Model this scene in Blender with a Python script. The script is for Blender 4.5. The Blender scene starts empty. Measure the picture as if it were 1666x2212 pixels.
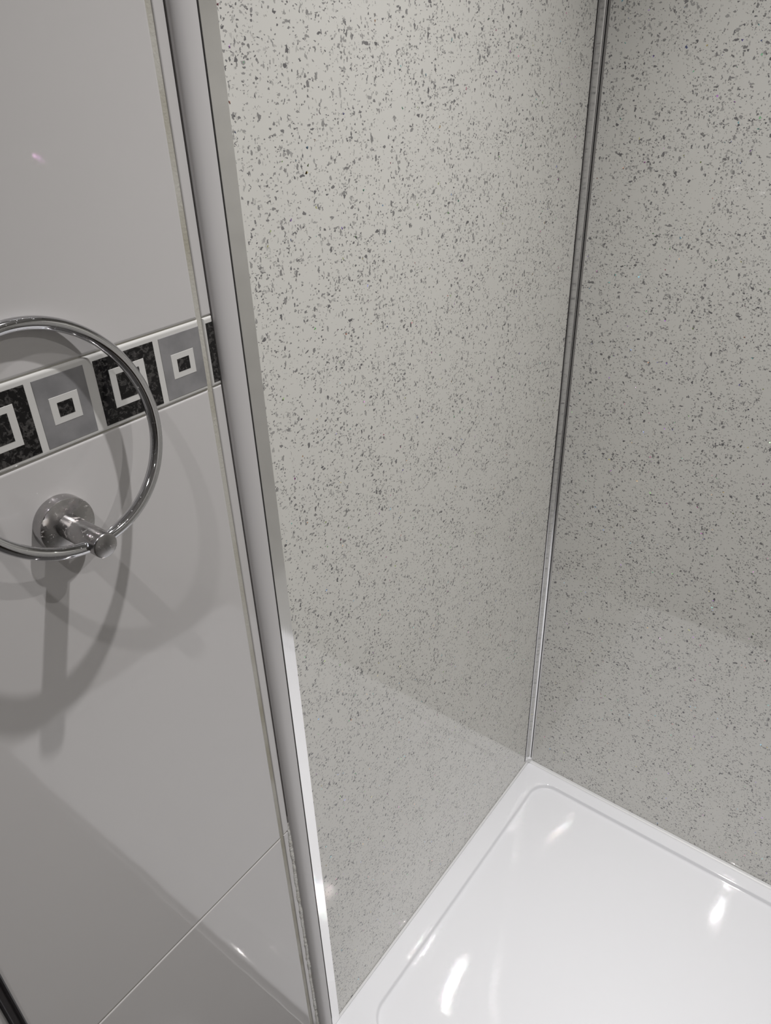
import bpy, bmesh, math, random
from mathutils import Vector, Matrix

random.seed(7)
sc = bpy.context.scene
COL = sc.collection

# ------------------------------------------------------------------ camera
# world: panel wall in the plane y = 0, adjoining panel wall in x = 0,
# their corner at the origin on top of the shower tray (z = 0); metres
CAM = Vector((-1.10796, -0.48818, 1.38))
RIGHT = Vector((0.60755103, -0.79371687, -0.02992133))
UP = Vector((0.42545354, 0.29339053, 0.85610238))
FWD = Vector((0.67072426, 0.53285601, -0.51593937))
cd = bpy.data.cameras.new('camera')
cd.sensor_fit = 'HORIZONTAL'
cd.sensor_width = 36.0
cd.lens = 1619.36 * 36.0 / 1666.0
cd.clip_start = 0.01
cam = bpy.data.objects.new('camera', cd)
COL.objects.link(cam)
m = Matrix((RIGHT, UP, -FWD)).transposed().to_4x4()
m.translation = CAM
cam.matrix_world = m
sc.camera = cam

# ------------------------------------------------------------------ world, exposure
w = bpy.data.worlds.new('world')
sc.world = w
w.use_nodes = True
w.node_tree.nodes['Background'].inputs[0].default_value = (0.9, 0.92, 1.0, 1)
w.node_tree.nodes['Background'].inputs[1].default_value = 0.02
vs = sc.view_settings
vs.view_transform = 'Standard'
vs.look = 'None'
vs.exposure = -1.3
vs.gamma = 1.0
vs.use_curve_mapping = False
sc.cycles.sample_clamp_indirect = 0.0

CEIL = 2.26
LAMPS = [  # x, y, watts, colour, beam
    (-0.50, -0.41, 12.0, (1.0, 0.985, 0.985), 84),
    (-1.44, -0.40, 6.5, (1.0, 0.98, 0.975), 95),
    (-0.45, -1.30, 15.0, (1.0, 0.98, 0.96), 130),  # unseen lamp, added for ambient fill on the panels and tray
    (-1.45, -1.45, 2.0, (1.0, 0.98, 0.96), 130),  # weak unseen lamp, added for ambient fill as well
]


# ------------------------------------------------------------------ helpers
def link(o, parent=None):
    COL.objects.link(o)
    if parent is not None:
        o.parent = parent
    return o


def mesh_obj(name, bm, mat, parent=None, smooth=False):
    bmesh.ops.recalc_face_normals(bm, faces=bm.faces[:])
    me = bpy.data.meshes.new(name)
    bm.to_mesh(me)
    bm.free()
    if smooth:
        for p in me.polygons:
            p.use_smooth = True
    if mat is not None:
        me.materials.append(mat)
    return link(bpy.data.objects.new(name, me), parent)


def empty(name, loc):
    o = bpy.data.objects.new(name, None)
    o.location = loc
    o.empty_display_size = 0.05
    return link(o)


def tag(o, label, cat=None, group=None, kind=None):
    o['label'] = label
    if cat:
        o['category'] = cat
    if group:
        o['group'] = group
    if kind:
        o['kind'] = kind
    return o


def add_box(bm, x0, x1, y0, y1, z0, z1):
    v = [bm.verts.new(c) for c in ((x0, y0, z0), (x1, y0, z0), (x1, y1, z0), (x0, y1, z0),
                                   (x0, y0, z1), (x1, y0, z1), (x1, y1, z1), (x0, y1, z1))]
    for f in ((0, 1, 2, 3), (4, 5, 6, 7), (0, 1, 5, 4), (1, 2, 6, 5), (2, 3, 7, 6), (3, 0, 4, 7)):
        bm.faces.new([v[i] for i in f])


def box(name, x0, x1, y0, y1, z0, z1, mat, parent=None):
    bm = bmesh.new()
    add_box(bm, x0, x1, y0, y1, z0, z1)
    return mesh_obj(name, bm, mat, parent)


def loft(bm, loops, closed=True, cap0=True, cap1=True):
    rings = [[bm.verts.new(p) for p in L] for L in loops]
    n = len(rings[0])
    for a, b in zip(rings, rings[1:]):
        for i in range(n if closed else n - 1):
            j = (i + 1) % n
            bm.faces.new((a[i], a[j], b[j], b[i]))
    if cap0:
        bm.faces.new(rings[0])
    if cap1:
        bm.faces.new(rings[-1])
    return rings


def pillow(name, x0, x1, z0, z1, yf, yb, r, mat, parent=None, seg=5, cuts=(1, 1, 1, 1)):
    """a glazed tile on the y = const wall: rounded front edges (left, right, bottom, top flags)"""
    bm = bmesh.new()
    loops = []
    prof = [(0.0, yb)] + [(r * (1 - math.cos(a)), yf + r * 0.8 * (1 - math.sin(a)))
                          for a in [math.pi / 2 * k / seg for k in range(seg + 1)]]
    for ins, y in prof:
        a, b, c, d = (ins * k for k in cuts)
        loops.append([(x0 + a, y, z0 + c), (x1 - b, y, z0 + c), (x1 - b, y, z1 - d), (x0 + a, y, z1 - d)])
    loft(bm, loops)
    return mesh_obj(name, bm, mat, parent)


def extrude_z(name, prof, z0, z1, mat, parent=None, smooth_deg=None, steps=1):
    """closed plan outline (x, y) swept up z"""
    bm = bmesh.new()
    zs = [z0 + (z1 - z0) * k / steps for k in range(steps + 1)]
    loft(bm, [[(x, y, z) for x, y in prof] for z in zs])
    o = mesh_obj(name, bm, mat, parent)
    if smooth_deg:
        for p in o.data.polygons:
            p.use_smooth = True
        o.data.set_sharp_from_angle(angle=math.radians(smooth_deg))
    return o


def tube(bm, pts, r, n=14, closed=False):
    N = len(pts)
    rings = []
    for i, p in enumerate(pts):
        p = Vector(p)
        if closed:
            t = Vector(pts[(i + 1) % N]) - Vector(pts[i - 1])
        else:
            t = Vector(pts[min(i + 1, N - 1)]) - Vector(pts[max(i - 1, 0)])
        t.normalize()
        a = t.orthogonal() if i == 0 else prev - t * prev.dot(t)
        a.normalize()
        prev = a
        b = t.cross(a)
        rings.append([bm.verts.new(p + r * (math.cos(q) * a + math.sin(q) * b))
                      for q in [2 * math.pi * k / n for k in range(n)]])
    if closed:
        # match the seam's twist
        pairs = [(rings[i], rings[(i + 1) % N]) for i in range(N - 1)]
        last, first = rings[-1], rings[0]
        sh = min(range(n), key=lambda s: sum((last[k].co - first[(k + s) % n].co).length for k in range(n)))
        pairs.append((last, first[sh:] + first[:sh]))
    else:
        pairs = list(zip(rings, rings[1:]))
        bm.faces.new(rings[0])
        bm.faces.new(rings[-1])
    for a, b in pairs:
        for k in range(n):
            bm.faces.new((a[k], a[(k + 1) % n], b[(k + 1) % n], b[k]))


def lathe_y(bm, cx, cz, prof, n=64):
    """revolve (radius, y) about the axis through (cx, cz) parallel to y"""
    loops = [[(cx + r * math.cos(2 * math.pi * k / n), y, cz + r * math.sin(2 * math.pi * k / n)) for k in range(n)]
             for r, y in prof]
    loft(bm, loops)


def lathe_z(bm, cx, cy, prof, n=48):
    loops = [[(cx + r * math.cos(2 * math.pi * k / n), cy + r * math.sin(2 * math.pi * k / n), z) for k in range(n)]
             for r, z in prof]
    loft(bm, loops)


# ------------------------------------------------------------------ materials
class NT:
    def __init__(self, name):
        self.mat = bpy.data.materials.new(name)
        self.mat.use_nodes = True
        self.t = self.mat.node_tree
        self.b = self.t.nodes['Principled BSDF']

    def n(self, typ, **kw):
        nd = self.t.nodes.new(typ)
        for k, v in kw.items():
            setattr(nd, k, v)
        return nd

    def l(self, a, b):
        self.t.links.new(a, b)

    def math(self, op, a, b=None, c=None):
        nd = self.n('ShaderNodeMath', operation=op)
        for i, v in enumerate((a, b, c)):
            if v is None:
                continue
            if isinstance(v, (int, float)):
                nd.inputs[i].default_value = v
            else:
                self.l(v, nd.inputs[i])
        return nd.outputs[0]

    def mix(self, fac, a, b):
        nd = self.n('ShaderNodeMix', data_type='RGBA')
        for sock, v in ((nd.inputs[0], fac), (nd.inputs[6], a), (nd.inputs[7], b)):
            if isinstance(v, (int, float)):
                sock.default_value = v
            elif isinstance(v, tuple):
                sock.default_value = v if len(v) == 4 else (*v, 1)
            else:
                self.l(v, sock)
        return nd.outputs[2]

    def coord(self, scale=(1, 1, 1)):
        tc = self.n('ShaderNodeTexCoord')
        mp = self.n('ShaderNodeMapping')
        mp.inputs['Scale'].default_value = scale
        self.l(tc.outputs['Object'], mp.inputs['Vector'])
        return mp.outputs[0]

    def noise(self, vec, scale, detail=3, rough=0.5):
        nd = self.n('ShaderNodeTexNoise')
        self.l(vec, nd.inputs['Vector'])
        nd.inputs['Scale'].default_value = scale
        nd.inputs['Detail'].default_value = detail
        nd.inputs['Roughness'].default_value = rough
        return nd.outputs['Fac']

    def ramp(self, v, p0, p1, o0=0.0, o1=1.0):
        nd = self.n('ShaderNodeMapRange')
        nd.inputs['From Min'].default_value = p0
        nd.inputs['From Max'].default_value = p1
        nd.inputs['To Min'].default_value = o0
        nd.inputs['To Max'].default_value = o1
        self.l(v, nd.inputs['Value'])
        return nd.outputs[0]

    def bump(self, h, strength, dist):
        nd = self.n('ShaderNodeBump')
        nd.inputs['Strength'].default_value = strength
        nd.inputs['Distance'].default_value = dist
        self.l(h, nd.inputs['Height'])
        self.l(nd.outputs[0], self.b.inputs['Normal'])
        return nd

    def set(self, **kw):
        names = dict(color='Base Color', rough='Roughness', metal='Metallic', spec='Specular IOR Level',
                     ior='IOR', coat='Coat Weight', coat_rough='Coat Roughness')
        for k, v in kw.items():
            s = self.b.inputs[names[k]]
            if isinstance(v, (int, float)):
                s.default_value = v
            elif isinstance(v, tuple):
                s.default_value = (*v, 1)
            else:
                self.l(v, s)
        return self


def simple(name, color, rough, metal=0.0, **kw):
    """one colour with a little unevenness in gloss"""
    k = NT(name)
    c = k.coord()
    nz = k.noise(c, 60, 3)
    k.set(color=color, metal=metal, rough=k.ramp(nz, 0.3, 0.7, rough * 0.85, rough * 1.15), **kw)
    return k.mat


def panel_material():
    """acrylic-faced wall panel: warm grey with angular grey chips and a few glitter flakes"""
    k = NT('speckled_panel')
    c = k.coord()
    nz = k.n('ShaderNodeTexNoise')
    k.l(c, nz.inputs['Vector'])
    nz.inputs['Scale'].default_value = 420
    nz.inputs['Detail'].default_value = 1
    off = k.n('ShaderNodeVectorMath', operation='MULTIPLY_ADD')
    k.l(nz.outputs['Color'], off.inputs[0])
    off.inputs[1].default_value = (0.0022, 0.0022, 0.0022)
    k.l(c, off.inputs[2])
    dens = k.noise(c, 22, 2)
    total = None

    def layer(scale, prob, shift, stretch):
        mp = k.n('ShaderNodeMapping')
        mp.inputs['Location'].default_value = shift
        mp.inputs['Rotation'].default_value = stretch[1]
        mp.inputs['Scale'].default_value = stretch[0]
        k.l(off.outputs[0], mp.inputs['Vector'])
        vo = k.n('ShaderNodeTexVoronoi')
        vo.inputs['Scale'].default_value = scale
        k.l(mp.outputs[0], vo.inputs['Vector'])
        sep = k.n('ShaderNodeSeparateColor')
        k.l(vo.outputs['Color'], sep.inputs[0])
        thr = k.ramp(dens, 0.3, 0.7, prob * 0.35, prob * 1.65)
        on = k.math('LESS_THAN', sep.outputs[0], thr)
        return on, sep
    for sc_, pr, sh, st in ((390, 0.022, (0, 0, 0), ((1, 1, 0.6), (0.5, 0.4, 0.3))),
                            (410, 0.020, (1.3, 4.2, 2.2), ((0.6, 0.6, 1), (0.3, -0.4, 0.3))),
                            (640, 0.032, (3.1, 1.7, 5.2), ((1, 1, 0.55), (-0.8, 0.7, 1.1))),
                            (660, 0.030, (5.3, 6.2, 8.2), ((0.55, 0.6, 1), (0.2, 0.3, 0.5))),
                            (900, 0.05, (7.1, 2.7, 1.2), ((0.7, 1, 1), (0.2, 0.9, 0.1)))):
        on, sep = layer(sc_, pr, sh, st)
        amt = k.math('MULTIPLY', on, k.ramp(sep.outputs[1], 0, 1, 0.25, 1.0))
        total = amt if total is None else k.math('MAXIMUM', total, amt)
    tint = k.noise(c, 5, 2)
    base = k.mix(tint, PANEL_A, PANEL_B)
    col = k.mix(total, base, (0.13, 0.125, 0.13))
    # glitter: sparse mirror flakes with their own tilt and tint
    on, sep = layer(520, 0.0016, (11.3, 4.4, 9.1), ((1, 1, 1), (0.1, 0.2, 0.3)))
    gl = k.n('ShaderNodeCombineColor', mode='HSV')
    k.l(sep.outputs[1], gl.inputs[0])
    gl.inputs[1].default_value = 0.55
    gl.inputs[2].default_value = 1.0
    col = k.mix(on, col, gl.outputs[0])
    geo = k.n('ShaderNodeNewGeometry')
    vv = k.n('ShaderNodeTexVoronoi')
    vv.inputs['Scale'].default_value = 520
    k.l(off.outputs[0], vv.inputs['Vector'])
    sub = k.n('ShaderNodeVectorMath', operation='MULTIPLY_ADD')
    k.l(vv.outputs['Color'], sub.inputs[0])
    sub.inputs[1].default_value = (1.3, 1.3, 1.3)
    sub.inputs[2].default_value = (-0.65, -0.65, -0.65)
    sc2 = k.n('ShaderNodeVectorMath', operation='SCALE')
    k.l(sub.outputs[0], sc2.inputs[0])
    k.l(on, sc2.inputs['Scale'])
    ad = k.n('ShaderNodeVectorMath', operation='ADD')
    k.l(geo.outputs['Normal'], ad.inputs[0])
    k.l(sc2.outputs[0], ad.inputs[1])
    nm = k.n('ShaderNodeVectorMath', operation='NORMALIZE')
    k.l(ad.outputs[0], nm.inputs[0])
    k.l(nm.outputs[0], k.b.inputs['Normal'])
    k.set(color=col, metal=on, rough=0.04, ior=1.68)
    return k.mat


PANEL_A = (0.675, 0.665, 0.62)
PANEL_B = (0.71, 0.70, 0.665)
M_PANEL = panel_material()


def tile_material(name, a, b, wav):
    k = NT(name)
    c = k.coord()
    k.set(color=k.mix(k.noise(c, 4, 2), a, b), rough=0.05, ior=1.7)
    k.bump(k.noise(c, 9, 1), wav, 0.004)
    return k.mat


M_TILE = tile_material('white_glazed_tile', (0.575, 0.558, 0.552), (0.60, 0.583, 0.577), 0.10)
M_BORDER = tile_material('white_glazed_border', (0.64, 0.63, 0.61), (0.67, 0.66, 0.64), 0.05)

k = NT('grout')
c = k.coord()
stain = k.ramp(k.noise(c, 14, 4), 0.45, 0.75)
k.set(color=k.mix(stain, (0.49, 0.475, 0.43), (0.34, 0.315, 0.24)), rough=0.7)
k.bump(k.noise(c, 500, 3), 0.3, 0.001)
M_GROUT = k.mat

k = NT('black_crackle_glaze')
c = k.coord()
nz = k.n('ShaderNodeTexVoronoi', feature='SMOOTH_F1')
nz.inputs['Scale'].default_value = 150
wob = k.n('ShaderNodeTexNoise')
wob.inputs['Scale'].default_value = 160
k.l(c, wob.inputs['Vector'])
o = k.n('ShaderNodeVectorMath', operation='MULTIPLY_ADD')
k.l(wob.outputs['Color'], o.inputs[0])
o.inputs[1].default_value = (0.009, 0.009, 0.009)
k.l(c, o.inputs[2])
k.l(o.outputs[0], nz.inputs['Vector'])
patch = k.ramp(k.noise(o.outputs[0], 260, 4, 0.6), 0.50, 0.60)
k.set(color=k.mix(patch, (0.006, 0.0055, 0.006), (0.055, 0.052, 0.05)), rough=k.ramp(patch, 0, 1, 0.1, 0.3))
k.bump(patch, 0.25, 0.0006)
M_BLACK = k.mat

k = NT('satin_grey_glaze')
c = k.coord()
nz = k.noise(c, 45, 4)
k.set(color=k.mix(k.ramp(nz, 0.35, 0.65), (0.225, 0.222, 0.228), (0.30, 0.295, 0.30)), rough=0.22, metal=0.15)
k.bump(k.noise(c, 90, 3), 0.06, 0.001)
M_GREY = k.mat

k = NT('satin_aluminium')
c = k.coord((900, 900, 6))
br = k.noise(c, 1, 3)
k.set(color=(0.93, 0.925, 0.92), metal=1.0, rough=k.ramp(br, 0.3, 0.7, 0.07, 0.10))
k.bump(br, 0.02, 0.0004)
M_ALU = k.mat
M_ALU_SOFT = simple('anodised_aluminium', (0.66, 0.65, 0.645), 0.36, 1.0)
k = NT('satin_silver_finish')
k.set(color=k.mix(k.noise(k.coord((30, 30, 2)), 1, 2), (0.61, 0.595, 0.595), (0.635, 0.62, 0.62)), rough=0.33, metal=0.1)
M_SATIN = k.mat
M_POLISHED = simple('polished_aluminium', (0.90, 0.90, 0.91), 0.17, 1.0)
M_SHADE_LINE = simple('grey_shade_line', (0.16, 0.15, 0.145), 0.6)  # soft shade at the tile edge, put into the colour
M_GAP_SHADE = simple('dark_gap_shade', (0.02, 0.018, 0.018), 0.5)  # shade inside the narrow trim gaps, put into the colour

k = NT('chrome')
c = k.coord()
spots = k.ramp(k.noise(c, 700, 2), 0.66, 0.72)
k.set(color=(0.60, 0.60, 0.615), metal=1.0, rough=k.ramp(spots, 0, 1, 0.05, 0.35))
M_CHROME = k.mat
k = NT('chrome_with_limescale')
c = k.coord()
n1 = k.noise(c, 260, 5, 0.65)
sepx = k.n('ShaderNodeSeparateXYZ')
k.l(c, sepx.inputs[0])
band = k.math('SUBTRACT', 1.0, k.math('MULTIPLY', k.math('ABSOLUTE', k.math('ADD', sepx.outputs[1], 0.0155)), 170.0))
film = k.ramp(k.noise(c, 55, 3), 0.35, 0.65)
scale_ = k.ramp(k.math('ADD', n1, k.math('MULTIPLY', k.math('MAXIMUM', band, 0.0), 0.16)), 0.62, 0.70)
k.set(color=k.mix(scale_, k.mix(film, (0.40, 0.395, 0.40), (0.50, 0.485, 0.48)), (0.62, 0.58, 0.56)),
      metal=k.ramp(scale_, 0, 1, 1.0, 0.15), rough=k.math('ADD', k.ramp(film, 0, 1, 0.16, 0.32), k.math('MULTIPLY', scale_, 0.35)))
M_CHROME_SPOT = k.mat

k = NT('white_acrylic')
c = k.coord((1, 1, 1))
g1 = k.noise(k.coord((420, 9, 30)), 1, 3, 0.7)
k.set(color=(0.835, 0.84, 0.865), rough=0.05, spec=0.5)
k.bump(k.math('ADD', k.math('MULTIPLY', g1, 0.45), k.math('MULTIPLY', k.noise(c, 22, 2), 0.35)), 0.10, 0.0010)
M_TRAY = k.mat

k = NT('white_silicone')
c = k.coord()
k.set(color=k.mix(k.ramp(k.noise(c, 60, 4), 0.4, 0.7), (0.74, 0.73, 0.70), (0.55, 0.53, 0.47)), rough=0.25)
k.bump(k.noise(c, 260, 3), 0.5, 0.003)
M_SILICONE = k.mat
M_SEALANT = simple('clean_sealant', (0.80, 0.80, 0.80), 0.3)

M_DARK = simple('black_metal', (0.012, 0.010, 0.012), 0.35, 0.3)
M_DARKER = simple('dark_grey_metal', (0.035, 0.031, 0.033), 0.4, 0.3)
M_FLOOR = tile_material('grey_floor', (0.10, 0.097, 0.095), (0.14, 0.136, 0.132), 0.05)
M_PLASTER = simple('white_plaster', (0.80, 0.79, 0.77), 0.8)
M_GREYWALL = simple('grey_paint', (0.24, 0.235, 0.23), 0.7)
M_DOOR = simple('dark_wood_door', (0.06, 0.045, 0.035), 0.45)

# ------------------------------------------------------------------ room shell
TY = 0.006                      # glazed face of the tiles, a little behind the panel face


def tp(x, z):
    """measured in the panel plane -> the tile plane just behind it, along the sight line"""
    s = (TY - CAM.y) / (0 - CAM.y)
    return CAM.x + (x - CAM.x) * s, CAM.z + (z - CAM.z) * s


FLOOR_Z = -0.042
XL, YF = -2.35, -2.05           # far ends of the room
tag(box('floor', XL, 0.10, YF, 0.10, FLOOR_Z - 0.05, FLOOR_Z, M_FLOOR), 'grey floor of the bathroom', kind='structure')
tag(box('ceiling', XL, 0.10, YF, 0.10, CEIL, CEIL + 0.05, M_PLASTER), 'white plastered ceiling with recessed lights', kind='structure')
tag(box('wall_front', XL, 0.10, YF - 0.06, YF, FLOOR_Z, CEIL, M_PLASTER), 'white painted wall across the room', kind='structure')
wl = box('wall_end', XL - 0.06, XL, YF - 0.06, 0.10, FLOOR_Z, CEIL, M_GREYWALL)
tag(wl, 'grey painted wall at the far end of the room', kind='structure')
d1 = box('door_1', -1.75, -0.95, YF, YF + 0.03, FLOOR_Z, 1.98, M_DOOR)  # unseen door, added so the chrome picks up dark reflections
tag(d1, 'dark wooden door in the white wall, added for dark reflections in the chrome', kind='structure')

# the wall with the tiles and one speckled panel
wall_left = box('wall_left', XL, 0.10, 0.0072, 0.10, FLOOR_Z, CEIL, M_GROUT)
tag(wall_left, 'white tiled wall with patterned border, ending in a speckled grey panel', kind='structure')
wall_right = box('wall_right', 0.0072, 0.10, YF, 0.0072, FLOOR_Z, CEIL, M_GROUT)
tag(wall_right, 'shower wall clad in speckled pale grey panel beside the tray', kind='structure')

X_PROF = -0.7084                # where the end trim meets the tiles
XT, _ = tp(-0.7288, 0)          # right edge of the full tiles
XS, _ = tp(-0.7240, 0)          # left edge of the cut slivers
_, Z_BT = tp(0, 1.2062)         # upper tiles start
_, Z_B1 = tp(0, 1.2052)         # border top
_, Z_B0 = tp(0, 1.1464)         # border bottom
_, Z_LT = tp(0, 1.1453)         # lower tiles end
_, Z_G = tp(0, 0.5436)          # low joint
TW = 0.4268
GJ = XS - XT
xs = []
x1 = XT
while x1 > XL + 0.02:
    x0 = max(x1 - TW, XL + 0.001)
    xs.append((x0, x1))
    x1 = x0 - GJ
xs.insert(0, (XS, X_PROF - 0.0008))
TH = Z_LT - Z_G - 0.001
rows = [(FLOOR_Z + 0.002, Z_G - 0.0009), (Z_G + 0.0007, Z_LT), (Z_BT, Z_BT + TH), (Z_BT + TH + 0.002, CEIL - 0.002)]
for i, (x0, x1) in enumerate(xs):
    for z0, z1 in rows:
        pillow('tile', x0, x1, z0, z1, TY, TY + 0.009, 0.0022 if i else 0.0014, M_TILE, wall_left)

# border: black and grey squares in white glaze
PER = 0.10645
SQ_Z0, SQ_Z1 = tp(0, 1.1496)[1], tp(0, 1.2005)[1]
ZC = 0.5 * (SQ_Z0 + SQ_Z1)
for i, (x0, x1) in enumerate(xs[:3]):
    bt = pillow('border_tile', x0, x1, Z_B0, Z_B1, TY - 0.0006, TY + 0.009, 0.0022, M_BORDER, wall_left)
    yF = TY - 0.0006

    def inlay(name, a, b, c_, d_, mat, lift, lab=None):
        a, b = max(a, x0 + 0.0022), min(b, x1 - 0.0005)
        if b - a < 0.002:
            return
        q = pillow(name, a, b, c_, d_, yF - lift, yF + 0.0004, 0.00025, mat, bt, seg=2)
        if lab:
            q['label'] = lab

    def motif(xc, wid, dark):
        h = 0.5 * (SQ_Z1 - SQ_Z0)
        inlay('black_square' if dark else 'grey_square', xc - wid / 2, xc + wid / 2, ZC - h, ZC + h,
              M_BLACK if dark else M_GREY, 0.0003,
              'glossy black crackled square' if dark else 'satin grey square')
        a = 0.0158 if dark else 0.0114
        b = 0.0104 if dark else 0.0061
        hz = 0.0153 if dark else 0.0102
        bz = 0.0104 if dark else 0.0054
        dz = 0.0004 if dark else 0.0
        inlay('white_frame', xc - a, xc + a, ZC + dz - hz, ZC + dz + hz, M_BORDER, 0.0005, 'white square outline')
        inlay('black_centre', xc - b, xc + b, ZC + dz - bz, ZC + dz + bz, M_BLACK, 0.0007, 'small black centre square')

    if i == 0:
        xa = tp(-0.7218, 0)[0]
        motif(xa + 0.0265, 0.0534, True)
    else:
        # pairs counted back from the right end of the tile
        e = tp(-0.7297, 0)[0] + (x1 - XT)
        xcur = e
        while xcur > x0 + 0.01:
            motif(xcur - 0.0203, 0.0406, False)
            motif(xcur - 0.0460 - 0.0268, 0.0537, True)
            xcur -= PER * 1.0123

# speckled panels
PX = -0.6760
pa = box('wall_panel', PX, -0.0005, 0.0, 0.0070, 0.0015, CEIL - 0.002, M_PANEL, wall_left)
pa['label'] = 'speckled pale grey panel with glossy face'
pb = box('wall_panel', 0.0, 0.0070, YF + 0.002, -0.0005, 0.0015, CEIL - 0.002, M_PANEL, wall_right)
pb['label'] = 'speckled pale grey panel with glossy face'

# ------------------------------------------------------------------ end trim between tiles and panel
t1 = empty('trim_1', (-0.69, 0, FLOOR_Z))
tag(t1, 'upright silver end trim with rounded side between tiles and speckled panel', kind='structure')


def under(o, parent):
    o.parent = parent
    o.matrix_parent_inverse = Matrix.Translation(parent.location).inverted()
    return o


ZT = CEIL - 0.003
XA, XB, YS = X_PROF, -0.6892, -0.0042
prof = [(XB, 0.0070), (XA, 0.0070)]
for j in range(13):
    a = math.pi / 2 * j / 12
    prof.append((XA + (XB - XA) * (1 - math.cos(a)) * 1.0, 0.0048 + (YS - 0.0048) * math.sin(a)))
prof[-1] = (XB, YS)
under(extrude_z('rounded_side', prof, FLOOR_Z + 0.001, ZT, M_SATIN, smooth_deg=40), t1)
under(box('shadow_gap', XB + 0.0001, -0.6878, -0.0022, 0.0066, FLOOR_Z + 0.001, ZT, M_GAP_SHADE), t1)  # black fill painted as the shade in the groove
X0, X1 = -0.6877, -0.6706
b = 0.0004
prof = [(X0, 0.0066), (X0, YS + b), (X0 + b, YS), (X1 - b, YS), (X1, YS + b), (X1, -0.0006), (-0.6765, -0.0006), (-0.6765, 0.0066)]
under(extrude_z('flat_strip', prof, 0.0005, ZT, M_ALU), t1)
# grey strip painted as the thin shadow between the tiles and the rounded side
under(box('shadow_gap', X_PROF - 0.0007, X_PROF - 0.0001, 0.0058, 0.0070, 0.56, ZT, M_SHADE_LINE), t1)
# old silicone left of the trim, messy below the low tile joint
rnd = random.Random(3)
bm = bmesh.new()
loops = []
N = 220
za, zb = FLOOR_Z + 0.003, Z_G + 0.014
wA = wB = 0.0
for i in range(N + 1):
    z = za + (zb - za) * i / N
    wA = 0.75 * wA + rnd.uniform(-0.0011, 0.0011)
    wB = 0.75 * wB + rnd.uniform(-0.0008, 0.0008)
    full = min(1.0, (N - i) / 8.0)
    wd = (0.0062 + wA * 0.6) * (0.35 + 0.65 * full)
    hh = (0.0012 + wB * 0.45) * (0.35 + 0.65 * full)
    xr = X_PROF + 0.0012
    loops.append([(xr, TY + 0.0004, z), (xr - wd, TY + 0.0004, z), (xr - wd * 0.85, TY - hh * 0.55, z),
                  (xr - wd * 0.5, TY - hh, z), (xr - wd * 0.2, TY - hh * 1.1, z), (xr, TY - hh * 1.2, z)])
loft(bm, loops)
sb = mesh_obj('silicone_bead', bm, M_SILICONE, smooth=True)
sb['label'] = 'ragged bead of old white silicone'
under(sb, t1)

# ------------------------------------------------------------------ corner trim
t2 = empty('trim_2', (0, 0, 0))
tag(t2, 'thin polished metal corner trim between the two speckled panels', kind='structure')
ZC0 = 0.012


def cpart(name, prof_, mat, z0=ZC0, smooth=None):
    return under(extrude_z(name, prof_, z0, ZT, mat, smooth_deg=smooth), t2)


# flange on the tiled side, cove in the corner, flange on the other panel
cpart('shadow_gap', [(-0.0196, -0.0001), (-0.0196, -0.0005), (-0.0181, -0.0005), (-0.0181, -0.0001)], M_GAP_SHADE)  # thin black strip painted as gap shade
cove = [(-0.0180, -0.0001), (-0.0180, -0.0010), (-0.0176, -0.0014)]
for j in range(0, 11):
    a = math.pi / 2 * j / 10
    cove.append((-0.0165 + 0.0140 * math.sin(a) ** 1.2, -0.0014 - 0.0040 * (1 - math.cos(a))))
cove += [(-0.0016, -0.0059), (-0.0001, -0.0060), (-0.0001, -0.0001)]
cpart('corner_cove', cove, M_POLISHED, smooth=35)
cpart('shadow_gap', [(-0.0001, -0.0061), (-0.0008, -0.0061), (-0.0008, -0.0072), (-0.0001, -0.0072)], M_GAP_SHADE)  # second black strip, painted shade beside the cove
cpart('wall_flange', [(-0.0001, -0.0073), (-0.0010, -0.0073), (-0.0006, -0.0098), (-0.0001, -0.0100)], M_ALU_SOFT)
under(extrude_z('sealant_foot', [(-0.0001, -0.0001), (-0.013, -0.0001), (-0.007, -0.004), (-0.0045, -0.0065), (-0.0001, -0.009)],
                0.0005, ZC0 - 0.0001, M_SEALANT), t2)

# ------------------------------------------------------------------ dark trim further along the tiles
t3 = empty('trim_3', (-1.05, 0, FLOOR_Z))
tag(t3, 'dark metal upright trim with two black ribs on the white tiles', kind='structure')
xa, xb = tp(-1.0580, 0)[0], tp(-1.0464, 0)[0]
wd = xb - xa
z1 = 1.05
under(box('trim_body', xa + 0.0006, xb - 0.0006, TY - 0.0018, TY - 0.0001, FLOOR_Z + 0.002, z1, M_DARKER), t3)
for u0, u1 in ((0.0, 0.27), (0.66, 1.0)):
    a_, b_ = xa + wd * u0, xa + wd * u1
    pr = [(a_, TY - 0.0001), (a_, TY - 0.0026), (a_ + (b_ - a_) * 0.3, TY - 0.0034), (a_ + (b_ - a_) * 0.7, TY - 0.0034), (b_, TY - 0.0026), (b_, TY - 0.0001)]
    under(extrude_z('rib', pr, FLOOR_Z + 0.002, z1, M_DARK), t3)

# ------------------------------------------------------------------ shower tray
TRX0, TRX1, TRY0, TRY1 = -0.700, -0.0006, -1.000, -0.0006
RX0, RX1, RY0, RY1 = -0.648, -0.0335, -0.950, -0.0440


def rrect(x0, x1, y0, y1, r, z, n=14):
    out = []
    for cx, cy, a0 in ((x1 - r, y1 - r, 0), (x0 + r, y1 - r, 90), (x0 + r, y0 + r, 180), (x1 - r, y0 + r, 270)):
        for j in range(n + 1):
            a = math.radians(a0 + 90.0 * j / n)
            out.append((cx + r * math.cos(a), cy + r * math.sin(a), z))
    return out


tray = empty('shower_tray', (-0.35, -0.5, FLOOR_Z))
tag(tray, 'white acrylic shower tray with shallow recess in the panelled corner', 'shower tray')


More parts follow.
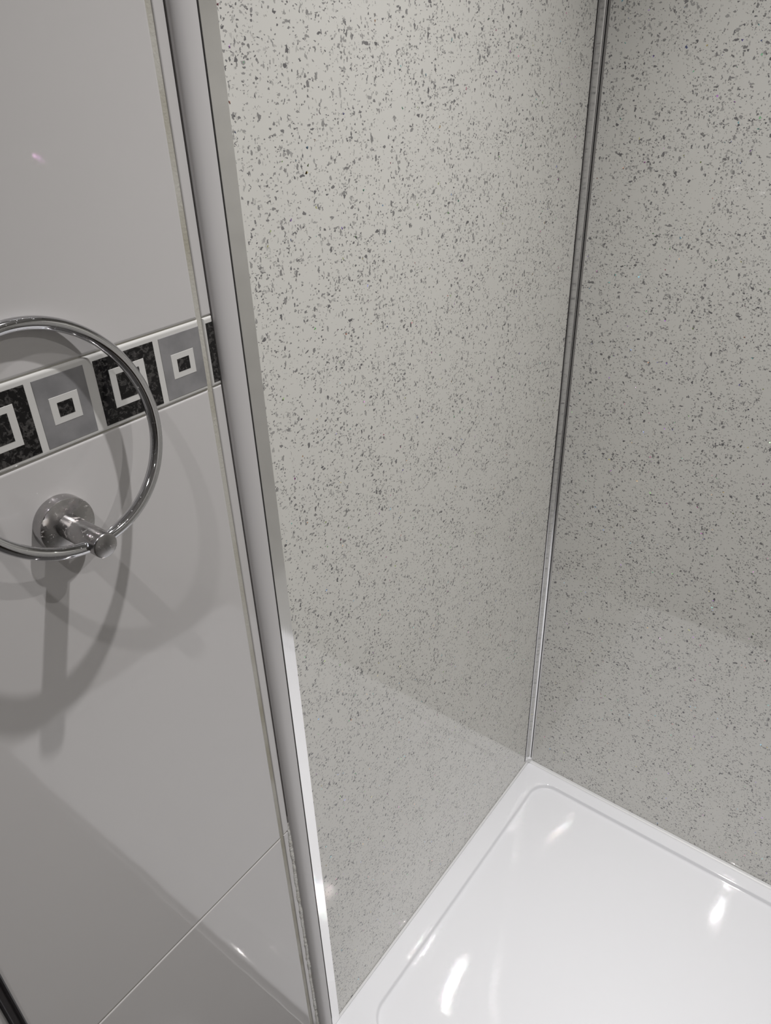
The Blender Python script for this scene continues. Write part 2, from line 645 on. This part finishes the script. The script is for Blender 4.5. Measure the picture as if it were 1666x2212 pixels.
def blend(f, z, r):
    L = lambda a, b_: a + (b_ - a) * f
    return rrect(L(TRX0, RX0), L(TRX1, RX1), L(TRY0, RY0), L(TRY1, RY1), r, z)


bm = bmesh.new()
loops = [rrect(TRX0, TRX1, TRY0, TRY1, 0.006, FLOOR_Z + 0.0006)]
for j in range(6):
    a = math.pi / 2 * j / 5
    e = 0.005 * (1 - math.cos(a))
    loops.append(rrect(TRX0 + e, TRX1 - e, TRY0 + e, TRY1 - e, 0.006 + 0.001 * j, -0.005 + 0.005 * math.sin(a)))
loops.append(blend(0.30, 0.0002, 0.018))
loops.append(blend(0.6, 0.0002, 0.028))
DROP = 0.0085


def recess(e, z):
    return rrect(RX0 + e, RX1 - e, RY0 + e, RY1 - e, 0.042, z)


for e, z in ((-0.0030, 0.0002), (-0.0018, 0.0000), (-0.0008, -0.0006), (-0.0002, -0.0015), (0.0010, -0.0062), (0.0017, -0.0074),
             (0.0030, -0.0082), (0.0055, -DROP), (0.02, -DROP - 0.0001), (0.05, -DROP - 0.0004),
             (0.10, -DROP - 0.0010), (0.18, -DROP - 0.0026), (0.25, -DROP - 0.0045)):
    r = 0.042
    hx = (RX1 - RX0) / 2 - e
    loops.append(rrect(RX0 + e, RX1 - e, RY0 + e, RY1 - e, min(r, hx * 0.9), z))
loft(bm, loops)
under(mesh_obj('basin', bm, M_TRAY, smooth=True), tray)
ob = [o for o in tray.children if o.name.startswith('basin')][0]
ob.data.set_sharp_from_angle(angle=math.radians(50))
# round waste cover in the middle of the recess
bm = bmesh.new()
lathe_z(bm, -0.34, -0.62, [(0.056, -0.0135), (0.056, -0.0115), (0.053, -0.0100), (0.040, -0.0090), (0.001, -0.0086)])
under(mesh_obj('drain_cover', bm, M_TRAY, smooth=False), tray)
# sealant along the two panels
bm = bmesh.new()
sec = lambda s, h: [(0, 0.0), (s, 0.0), (s * 0.45, h * 0.40), (0, h)]
A = [[(-0.6985, -0.0004 - u, 0.0004 + v) for u, v in sec(0.003, 0.003)],
     [(-0.0055, -0.0004 - u, 0.0004 + v) for u, v in sec(0.003, 0.003)]]
loft(bm, A)
B = [[(-0.0004 - u, -0.0035, 0.0004 + v) for u, v in sec(0.0055, 0.0045)],
     [(-0.0004 - u, -0.992, 0.0004 + v) for u, v in sec(0.0055, 0.0045)]]
loft(bm, B)
under(mesh_obj('sealant_bead', bm, M_SEALANT), tray)
bm = bmesh.new()
add_box(bm, TRX0 - 0.004, TRX0 - 0.0002, -1.0, -0.001, FLOOR_Z + 0.0004, FLOOR_Z + 0.006)
under(mesh_obj('floor_sealant', bm, M_SEALANT), tray)

# ------------------------------------------------------------------ towel ring
BX, BZ = -0.88053, 1.08904
YEND = TY - 0.05775
tr = empty('towel_ring', (BX, TY, BZ))
tag(tr, 'chrome towel ring flipped up against the tiled wall on a round post', 'towel ring')
bm = bmesh.new()
RF = 0.0222
lathe_y(bm, BX, BZ, [(RF, TY - 0.0001), (RF, TY - 0.0095), (RF - 0.0003, TY - 0.0104), (RF - 0.001, TY - 0.0108), (0.0004, TY - 0.0108)])
o = under(mesh_obj('flange', bm, M_CHROME_SPOT, smooth=True), tr)
o.data.set_sharp_from_angle(angle=math.radians(35))
bm = bmesh.new()
RP = 0.0095
lathe_y(bm, BX, BZ, [(RP, TY - 0.0109), (RP, YEND + 0.0010), (RP - 0.0004, YEND + 0.0003), (RP - 0.0010, YEND), (0.0004, YEND)])
o = under(mesh_obj('post', bm, M_CHROME_SPOT, smooth=True), tr)
o.data.set_sharp_from_angle(angle=math.radians(35))
RC = Vector((-0.88028, -0.01983, 1.16395))
RR, TILT, YAW = 0.07853, 0.27755, -0.00699
uu = Vector((math.cos(YAW), math.sin(YAW), 0))
n0 = Vector((-math.sin(YAW), math.cos(YAW), 0))
vv = Vector((0, 0, 1)) * math.cos(TILT) + n0 * math.sin(TILT)
bm = bmesh.new()
tube(bm, [RC + RR * (math.cos(a) * uu + math.sin(a) * vv) for a in [2 * math.pi * j / 128 for j in range(128)]],
     0.0047, n=20, closed=True)
under(mesh_obj('ring', bm, M_CHROME, smooth=True), tr)

# ------------------------------------------------------------------ ceiling downlights
k = NT('lamp_glass')
k.set(color=(0.9, 0.9, 0.9), rough=0.3)
M_LAMP = k.mat
where = ['above the shower tray beside the tiled wall', 'above the towel ring side of the tiled wall',
         'added for ambient fill above the outer end of the shower tray', 'added for ambient fill above the dark wooden door side of the room']
for (lx, ly, watt, colr, beam), wh in zip(LAMPS, where):
    dl = empty('downlight', (lx, ly, CEIL))
    tag(dl, 'round recessed ceiling downlight ' + wh, 'downlight', 'ceiling downlights')
    bm = bmesh.new()
    n = 48
    pr = [(0.028, -0.0002), (0.028, -0.003), (0.030, -0.005), (0.040, -0.004), (0.0425, -0.0015), (0.0425, -0.0002)]
    rings = [[bm.verts.new((lx + r * math.cos(2 * math.pi * q / n), ly + r * math.sin(2 * math.pi * q / n), CEIL + z))
              for q in range(n)] for r, z in pr]
    for a_, b_ in zip(rings, rings[1:] + rings[:1]):
        for q in range(n):
            bm.faces.new((a_[q], a_[(q + 1) % n], b_[(q + 1) % n], b_[q]))
    under(mesh_obj('bezel', bm, M_ALU_SOFT, smooth=True), dl)
    bm = bmesh.new()
    lathe_z(bm, lx, ly, [(0.0278, CEIL - 0.0004), (0.0278, CEIL - 0.0016), (0.0004, CEIL - 0.0018)])
    under(mesh_obj('lens', bm, M_LAMP), dl)
    ld = bpy.data.lights.new('lamp_light', 'AREA')
    ld.shape = 'DISK'
    ld.size = 0.032
    ld.energy = watt
    ld.color = colr
    ld.spread = math.radians(beam)
    lo = bpy.data.objects.new('lamp_light', ld)
    lo.location = (lx, ly, CEIL - 0.0022)
    link(lo)
    under(lo, dl)
